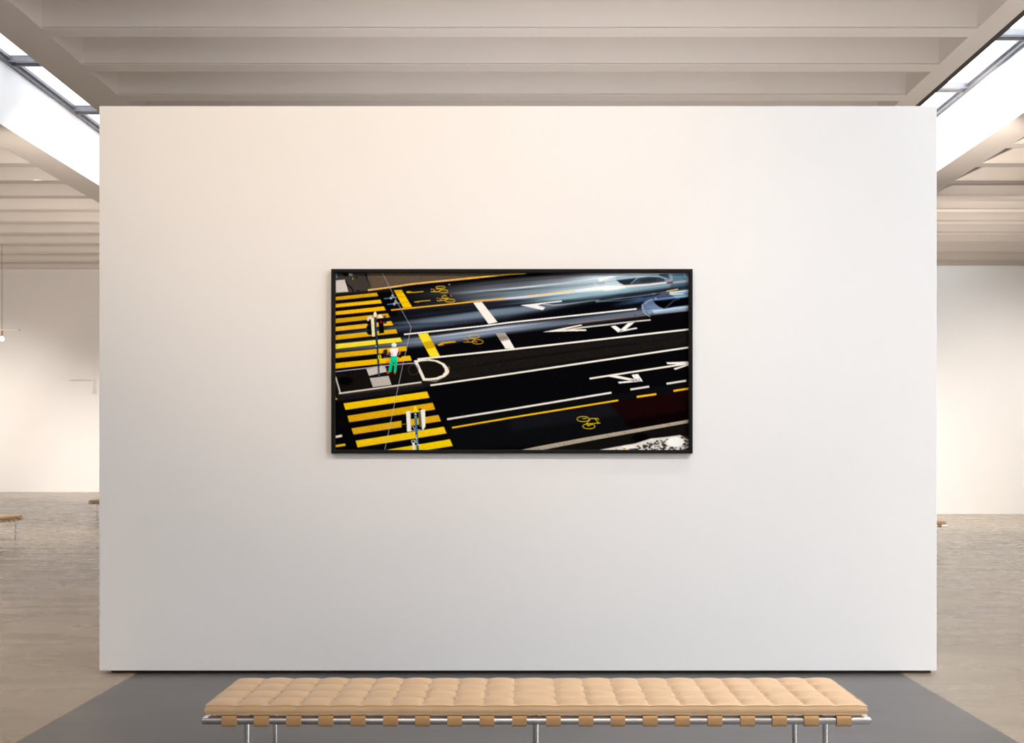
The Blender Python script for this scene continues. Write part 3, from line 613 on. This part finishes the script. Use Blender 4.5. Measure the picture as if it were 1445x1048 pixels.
# ---------------------------------------------------------------- tufted benches
BL0, BL1 = -1.4706, 1.5785            # cushion ends (bench middle is at x = 0 of its own empty, measured from the eye line)
def bench_columns():
    e = [292, 333, 377, 421, 464.5, 508, 551.5, 595, 639, 682, 725, 786, 830, 874, 917, 962, 1006, 1049, 1093, 1137, 1180, 1223]
    s = 4.575/F
    x = [(v-CX)*s for v in e]; x[0] = BL0; x[-1] = BL1
    return x
def make_bench(name):
    root = empty(name)
    xs = bench_columns(); nr = 4; D = .545; rows = [D*i/nr for i in range(nr+1)]
    z0, z1 = .386, .424; crown = .02
    c = .0545                                          # move everything so that the bench's middle is its origin
    xs = [x-c for x in xs]
    # ---- cushion
    SX, SY = 12, 12
    gx = []; 
    for a, b in zip(xs, xs[1:]): gx += [a+(b-a)*i/SX for i in range(SX)]
    gx.append(xs[-1])
    gy = []
    for a, b in zip(rows, rows[1:]): gy += [a+(b-a)*i/SY for i in range(SY)]
    gy.append(rows[-1])
    nx, ny = len(gx), len(gy)
    rnd = random.Random(4)
    puff = [[rnd.uniform(.9, 1.1) for _ in range(nr)] for _ in range(len(xs))]
    def height(i, j):
        ci, cj = min(i//SX, len(xs)-2), min(j//SY, nr-1)
        u = 2*(gx[i]-xs[ci])/(xs[ci+1]-xs[ci])-1; v = 2*(gy[j]-rows[cj])/(rows[cj+1]-rows[cj])-1
        p = (1-abs(u)**2.6)**.55*(1-abs(v)**2.4)**.6
        seam = .0035*((1-abs(u)**8)*(abs(v)**8)+(1-abs(v)**8)*abs(u)**8)        # seam crest between two buttons
        h = crown*puff[ci][cj]*p+seam
        at_edge = (i in (0, nx-1)) or (j in (0, ny-1))
        if at_edge: h = .003+.003*(1-min(abs(u) if j in (0, ny-1) else abs(v), 1)**4)
        return h
    bm = bmesh.new()
    def outline(i, j, t, z, inset):
        x, y = gx[i], gy[j]
        bul = .007*math.sin(PI*t)-inset
        if i == 0: x -= bul
        if i == nx-1: x += bul
        if j == 0: y -= bul
        if j == ny-1: y += bul
        return (x, y, z)
    top = [[bm.verts.new(outline(i, j, 0, z1+height(i, j), .002)) for j in range(ny)] for i in range(nx)]
    for i in range(nx-1):
        for j in range(ny-1): bm.faces.new((top[i][j], top[i+1][j], top[i+1][j+1], top[i][j+1]))
    loop = [(i, 0) for i in range(nx)]+[(nx-1, j) for j in range(1, ny)]+[(i, ny-1) for i in range(nx-2, -1, -1)]+[(0, j) for j in range(ny-2, 0, -1)]
    prev = [top[i][j] for i, j in loop]
    for t in (.06, .2, .4, .6, .8, .94, 1.0):
        cur = [bm.verts.new(outline(i, j, t, (z1+height(i, j))*(1-t)+z0*t, .002)) for i, j in loop]
        for a in range(len(loop)):
            b = (a+1) % len(loop); bm.faces.new((prev[a], prev[b], cur[b], cur[a]))
        prev = cur
    bm.faces.new(prev)
    cushion = obj('cushion', bm, LEATHER, root, True, 60)
    # ---- piping round the top and bottom edge, buttons in the tufts
    for nm, zz in (('upper_piping', None), ('lower_piping', z0+.003)):
        bm = bmesh.new()
        pts = [Vector(outline(i, j, .0, (z1+height(i, j)) if zz is None else zz, .0)) for k, (i, j) in enumerate(loop) if k % 3 == 0 or (i in (0, nx-1) and j in (0, ny-1))]
        tube(bm, pts, .0024, 8, closed=True)
        obj(nm, bm, LEATHER, cushion, True)
    for x in xs[1:-1]:
        for y in rows[1:-1]:
            bm = bmesh.new(); lathe(bm, ((.004, 0), (.0075, .0015), (.006, .004), (.002, .005)), 12, (x, y, z1-.001))
            obj('button', bm, STRAPM, cushion, True)
    # ---- chrome frame: a rounded rectangle of tube, three pairs of legs
    ry0, ry1, rz, rr = .012, D-.012, .3585, .0185
    rx0, rx1 = -1.487-c+rr*.0, 1.598-c
    bm = bmesh.new()
    hw_, hh_ = .0175, .018
    sec = []                                           # rounded-square tube section (outwards, up)
    for q in range(32):
        t = 2*PI*(q+.5)/32; cs, sn = math.cos(t), math.sin(t); r_ = 1/(abs(cs)**3+abs(sn)**3)**(1/3)
        sec.append((hw_*r_*cs, hh_*r_*sn))
    rect = ((rx0+hw_, ry0, -1, -1), (rx1-hw_, ry0, 1, -1), (rx1-hw_, ry1, 1, 1), (rx0+hw_, ry1, -1, 1))
    rg = [[bm.verts.new((x+sx*u, y+sy*u, rz+v)) for u, v in sec] for x, y, sx, sy in rect]
    for i in range(4):
        A_, B_ = rg[i], rg[(i+1) % 4]
        for q in range(32): bm.faces.new((A_[q], A_[(q+1) % 32], B_[(q+1) % 32], B_[q]))
    obj('frame', bm, CHROME, root, True, 50)
    for lx in (-1.281, .0556, 1.391):
        for ly in (ry0, ry1):
            bm = bmesh.new(); tube(bm, [(lx-c, ly, .012), (lx-c, ly, rz-.006)], .0135, 20)
            leg = obj('leg', bm, CHROME, root, True, 50)
            bm = bmesh.new(); lathe(bm, ((.017, 0), (.0185, .004), (.0185, .012), (.015, .016)), 20, (lx-c, ly, 0)); obj('foot', bm, CHROME, leg, True, 50)
        bm = bmesh.new(); tube(bm, [(lx-c, ry0, rz), (lx-c, ry1, rz)], .011, 14); obj('cross_bar', bm, CHROME, root, True, 50)
    # ---- leather straps slung over both long rails, under the cushion
    cent = [323, 368.5, 414, 459.5, 505, 551, 596, 641.5, 687, 733, 781, 827, 872, 917.5, 963, 1009, 1055, 1100, 1145, 1191]
    for s in cent:
        x = (s-CX)*4.575/F*(.998)-c; hw = .0335
        bm = bmesh.new()
        prof = []
        ro, ri = rr+.0065, rr+.0012
        def path(r):
            out = []
            for q in range(13):
                a = (1.5*PI-.25)-q*(PI-.25)/12           # under the front rail, round its front, to the top
                k = r/(abs(math.cos(a))**4.5+abs(math.sin(a))**4.5)**(1/4.5)
                out.append((ry0+k*math.cos(a), rz+k*math.sin(a)))
            for q in range(13):
                a = PI/2-q*(PI-.25)/12
                k = r/(abs(math.cos(a))**4.5+abs(math.sin(a))**4.5)**(1/4.5)
                out.append((ry1+k*math.cos(a), rz+k*math.sin(a)))
            return out
        po, pi_ = path(ro), path(ri)
        sect = po+pi_[::-1]
        A = [bm.verts.new((x-hw, y, z)) for y, z in sect]; B = [bm.verts.new((x+hw, y, z)) for y, z in sect]
        n_ = len(sect)
        for q in range(n_): bm.faces.new((A[q], A[(q+1) % n_], B[(q+1) % n_], B[q]))
        m_ = len(po)
        for q in range(m_-1):
            bm.faces.new((A[q], A[n_-1-q], A[n_-2-q], A[q+1])); bm.faces.new((B[q], B[q+1], B[n_-2-q], B[n_-1-q]))
        obj('strap', bm, STRAPM, root, True, 40)
    return root
bench = make_bench('tufted_bench')
tag(bench, 'long tan leather tufted bench in front of the white partition, nearest the viewer', 'bench')
bench.location = (.0545, 4.575, 0)
# far bench cut by the partition's left edge, side on
b2 = copy_tree(bench); tag(b2, 'small far bench side on, mostly hidden behind the left edge of the partition', 'bench')
b2.location = (-10.46+1.5425, 23.8, 0)
# bench at the left edge of the picture, running away from the viewer
b3 = copy_tree(bench); tag(b3, 'tan bench at the left edge, seen endwise below the hanging lamp', 'bench')
b4 = copy_tree(bench); tag(b4, 'small far bench mostly hidden behind the right edge of the partition', 'bench')
b4.location = (7.07-1.5425, 16.6, 0)
# b3: the long rail facing the viewer runs from its far right end towards the lower left
EX, EY_ = -9.27, 18.35; ang = math.radians(84)
ux, uy = math.cos(ang), math.sin(ang)                 # bench's own +x, pointing away from the viewer
# local x = +1.5425 end, local y = 0 long side faces +x of the room
b3.rotation_euler = (0, 0, ang)
b3.location = (EX-ux*1.5425, EY_-uy*1.5425, 0)

# ---------------------------------------------------------------- pendant lamp by the far left wall
LY = 34.9; ls = LY/F; lx = (3-CX)*ls
zb = EYE+(CY-465.5)*ls
lamp = empty('pendant_lamp', (lx, LY, zb)); tag(lamp, 'pendant lamp with a thin white crossbar and bare glowing bulb, near the far left wall', 'lamp')
bm = bmesh.new(); tube(bm, [(0, 0, .02), (0, 0, ZT-zb)], .011, 10); obj('cord', bm, CORD, lamp, True, 50)
bm = bmesh.new(); tube(bm, [(-.62, 0, 0), (.585, 0, 0)], .017, 14); bar = obj('crossbar', bm, LAMPW, lamp, True, 50)
for s, x in ((-1, -.62), (1, .585)):
    bm = bmesh.new(); tube(bm, [(x, 0, 0), (x+s*.045, 0, 0)], .019, 14); obj('end_cap', bm, CORD, bar, True, 50)
bm = bmesh.new(); lathe(bm, ((.026, -.07), (.03, -.06), (.03, -.03), (.014, -.018)), 18); obj('cable_gland', bm, CORD, lamp, True, 50)
bm = bmesh.new(); lathe(bm, ((.03, -.23), (.04, -.22), (.04, -.17), (.034, -.165), (.034, -.14), (.041, -.135), (.041, -.105), (.02, -.09), (.012, -.06)), 18); obj('socket', bm, BRASS, lamp, True, 50)
GLOW = bpy.data.materials.new('glowing_bulb'); GLOW.use_nodes = True
g = GLOW.node_tree.nodes['Principled BSDF']; g.inputs['Base Color'].default_value = (.9, .85, .75, 1); g.inputs['Emission Color'].default_value = (1, .8, .55, 1); g.inputs['Emission Strength'].default_value = 30
bm = bmesh.new(); lathe(bm, ((.024, -.225), (.034, -.25), (.058, -.29), (.064, -.325), (.05, -.365), (.024, -.383), (.006, -.387)), 20); obj('bulb', bm, GLOW, lamp, True)
SKY = 7.35; EXPO = 0.0
def coffer(k): return 16.97+1.581*k+.34+.2
SPOTS = [((-3.6, coffer(-12), ZC+.2), (-1.0, DP, 4.3), 2800, (1, .79, .58), 35, 1.0),
         ((6.8, coffer(-12), ZC+.2), (2.9, 7.0, 1.6), 2600, (.92, .965, 1), 58, 1.0),  # from here down, unseen spots added to brighten partition, bench and floor
         ((2.0, coffer(-8), ZC+.1), (1.9, 5.2, .2), 1200, (1, .98, .96), 46, 1.0),
         ((-5.2, coffer(-8), ZC+.1), (-5.0, 7.0, 0), 1100, (1, .86, .70), 60, 1.0),
         ((5.4, coffer(-7), ZC+.1), (5.0, 9.0, 0), 250, (1, .86, .70), 60, 1.0),
         ((0, -8.5, 3.2), (0, YB, .5), 3000, (1, .95, .93), 120, .8)]  # added to brighten the wall behind the camera, mirrored in the chrome
def wash(x, k, yw, watts, down=33, half=26):  # unseen spot in a coffer, added to brighten a far wall
    y = coffer(k); z = ZC+.13
    return ((x, y, z), (x, y+10*math.cos(math.radians(down)), z-10*math.sin(math.radians(down))), watts, (1, .925, .86), 2*half, 1.0, .05)
for x in (-21.2, -13, -7.5): SPOTS.append(wash(x, 5, YW, 7000))
for x in (6.6, 12.6): SPOTS.append(wash(x, -1, DR, 3900, 47, 31))
SPOTS.append(((-7.7, coffer(2), ZC+.13), (-9.9, 19.0, .4), 1700, (1, .92, .84), 46, 1.0, .05))  # unseen spot added over the left benches
# unseen spots aimed up, added as fill behind the viewer and behind the partitions
UP = (1, .96, .94)
def up_fill(p, az, el, half, e, UP=UP):          # az: degrees from +y towards +x
    a = math.radians(az); q = math.radians(el); d = (math.sin(a)*math.cos(q), math.cos(a)*math.cos(q), math.sin(q))
    SPOTS.append((p, tuple(u+10*v for u, v in zip(p, d)), e, UP, 2*half, .7, .1))
up_fill((-5, -3, 1.9), 10, 47, 33, 800); up_fill((4.5, -3, 1.9), 0, 47, 33, 2200)
up_fill((-2.3, 11, .5), 0, 62, 44, 1100); up_fill((2.4, 11, .5), 8, 60, 46, 1900)
up_fill((-8.0, 20, 6.3), -44, 10, 29, 2300, (1, .87, .76)); up_fill((-8.2, 25, 4.6), -44, 8, 34, 1700, (1, .87, .76)); up_fill((7.6, 19, 7.0), 34, 23, 18, 2600, (1, .87, .76))
up_fill((9.5, 26.4, 1.6), 10, 48, 38, 1700, (1, .88, .78)); up_fill((15, 26.4, 1.6), 0, 48, 38, 1700, (1, .88, .78))
# ---------------------------------------------------------------- light: overcast sky through the glass, unseen fill spots
w = bpy.data.worlds.new('overcast_sky'); S.world = w; w.use_nodes = True
bg = w.node_tree.nodes['Background']; bg.inputs[0].default_value = (.93, .955, 1, 1); bg.inputs[1].default_value = SKY
def portal(name, loc, rot, sx, sy):
    l = bpy.data.lights.new(name, 'AREA'); l.shape = 'RECTANGLE'; l.size = sx; l.size_y = sy; l.cycles.is_portal = True
    o = bpy.data.objects.new(name, l); o.location = loc; o.rotation_euler = rot; COL.objects.link(o)
portal('skylight_portal', ((GL[1]+GL[2])/2, (YB+YW)/2, ZG+.12), (0, 0, 0), GL[2]-GL[1], YW-YB)
portal('skylight_portal', ((GR[1]+GR[2])/2, (YB+YW)/2, ZG+.12), (0, 0, 0), GR[2]-GR[1], YW-YB)
portal('window_portal', (XR+.2, (WY0+WY1)/2, (WZ0+WZ1)/2), (0, -PI/2, PI) if False else (0, PI/2, 0), WZ1-WZ0, WY1-WY0)
def spot(loc, target, watts, color, deg, blend=.8, r=.06):
    l = bpy.data.lights.new('unseen_spot', 'SPOT'); l.energy = watts; l.color = color; l.spot_size = math.radians(deg); l.spot_blend = blend; l.shadow_soft_size = r
    o = bpy.data.objects.new('unseen_spot', l); o.location = loc
    o.rotation_euler = (Vector(target)-Vector(loc)).to_track_quat('-Z', 'Y').to_euler(); COL.objects.link(o)
for s in SPOTS: spot(*s)
vs = S.view_settings; vs.view_transform = 'Standard'; vs.look = 'None'; vs.gamma = 1; vs.exposure = EXPO; vs.use_curve_mapping = False
S.cycles.max_bounces = 10; S.cycles.diffuse_bounces = 6; S.cycles.glossy_bounces = 4; S.cycles.sample_clamp_indirect = 6
S.cycles.use_denoising = True
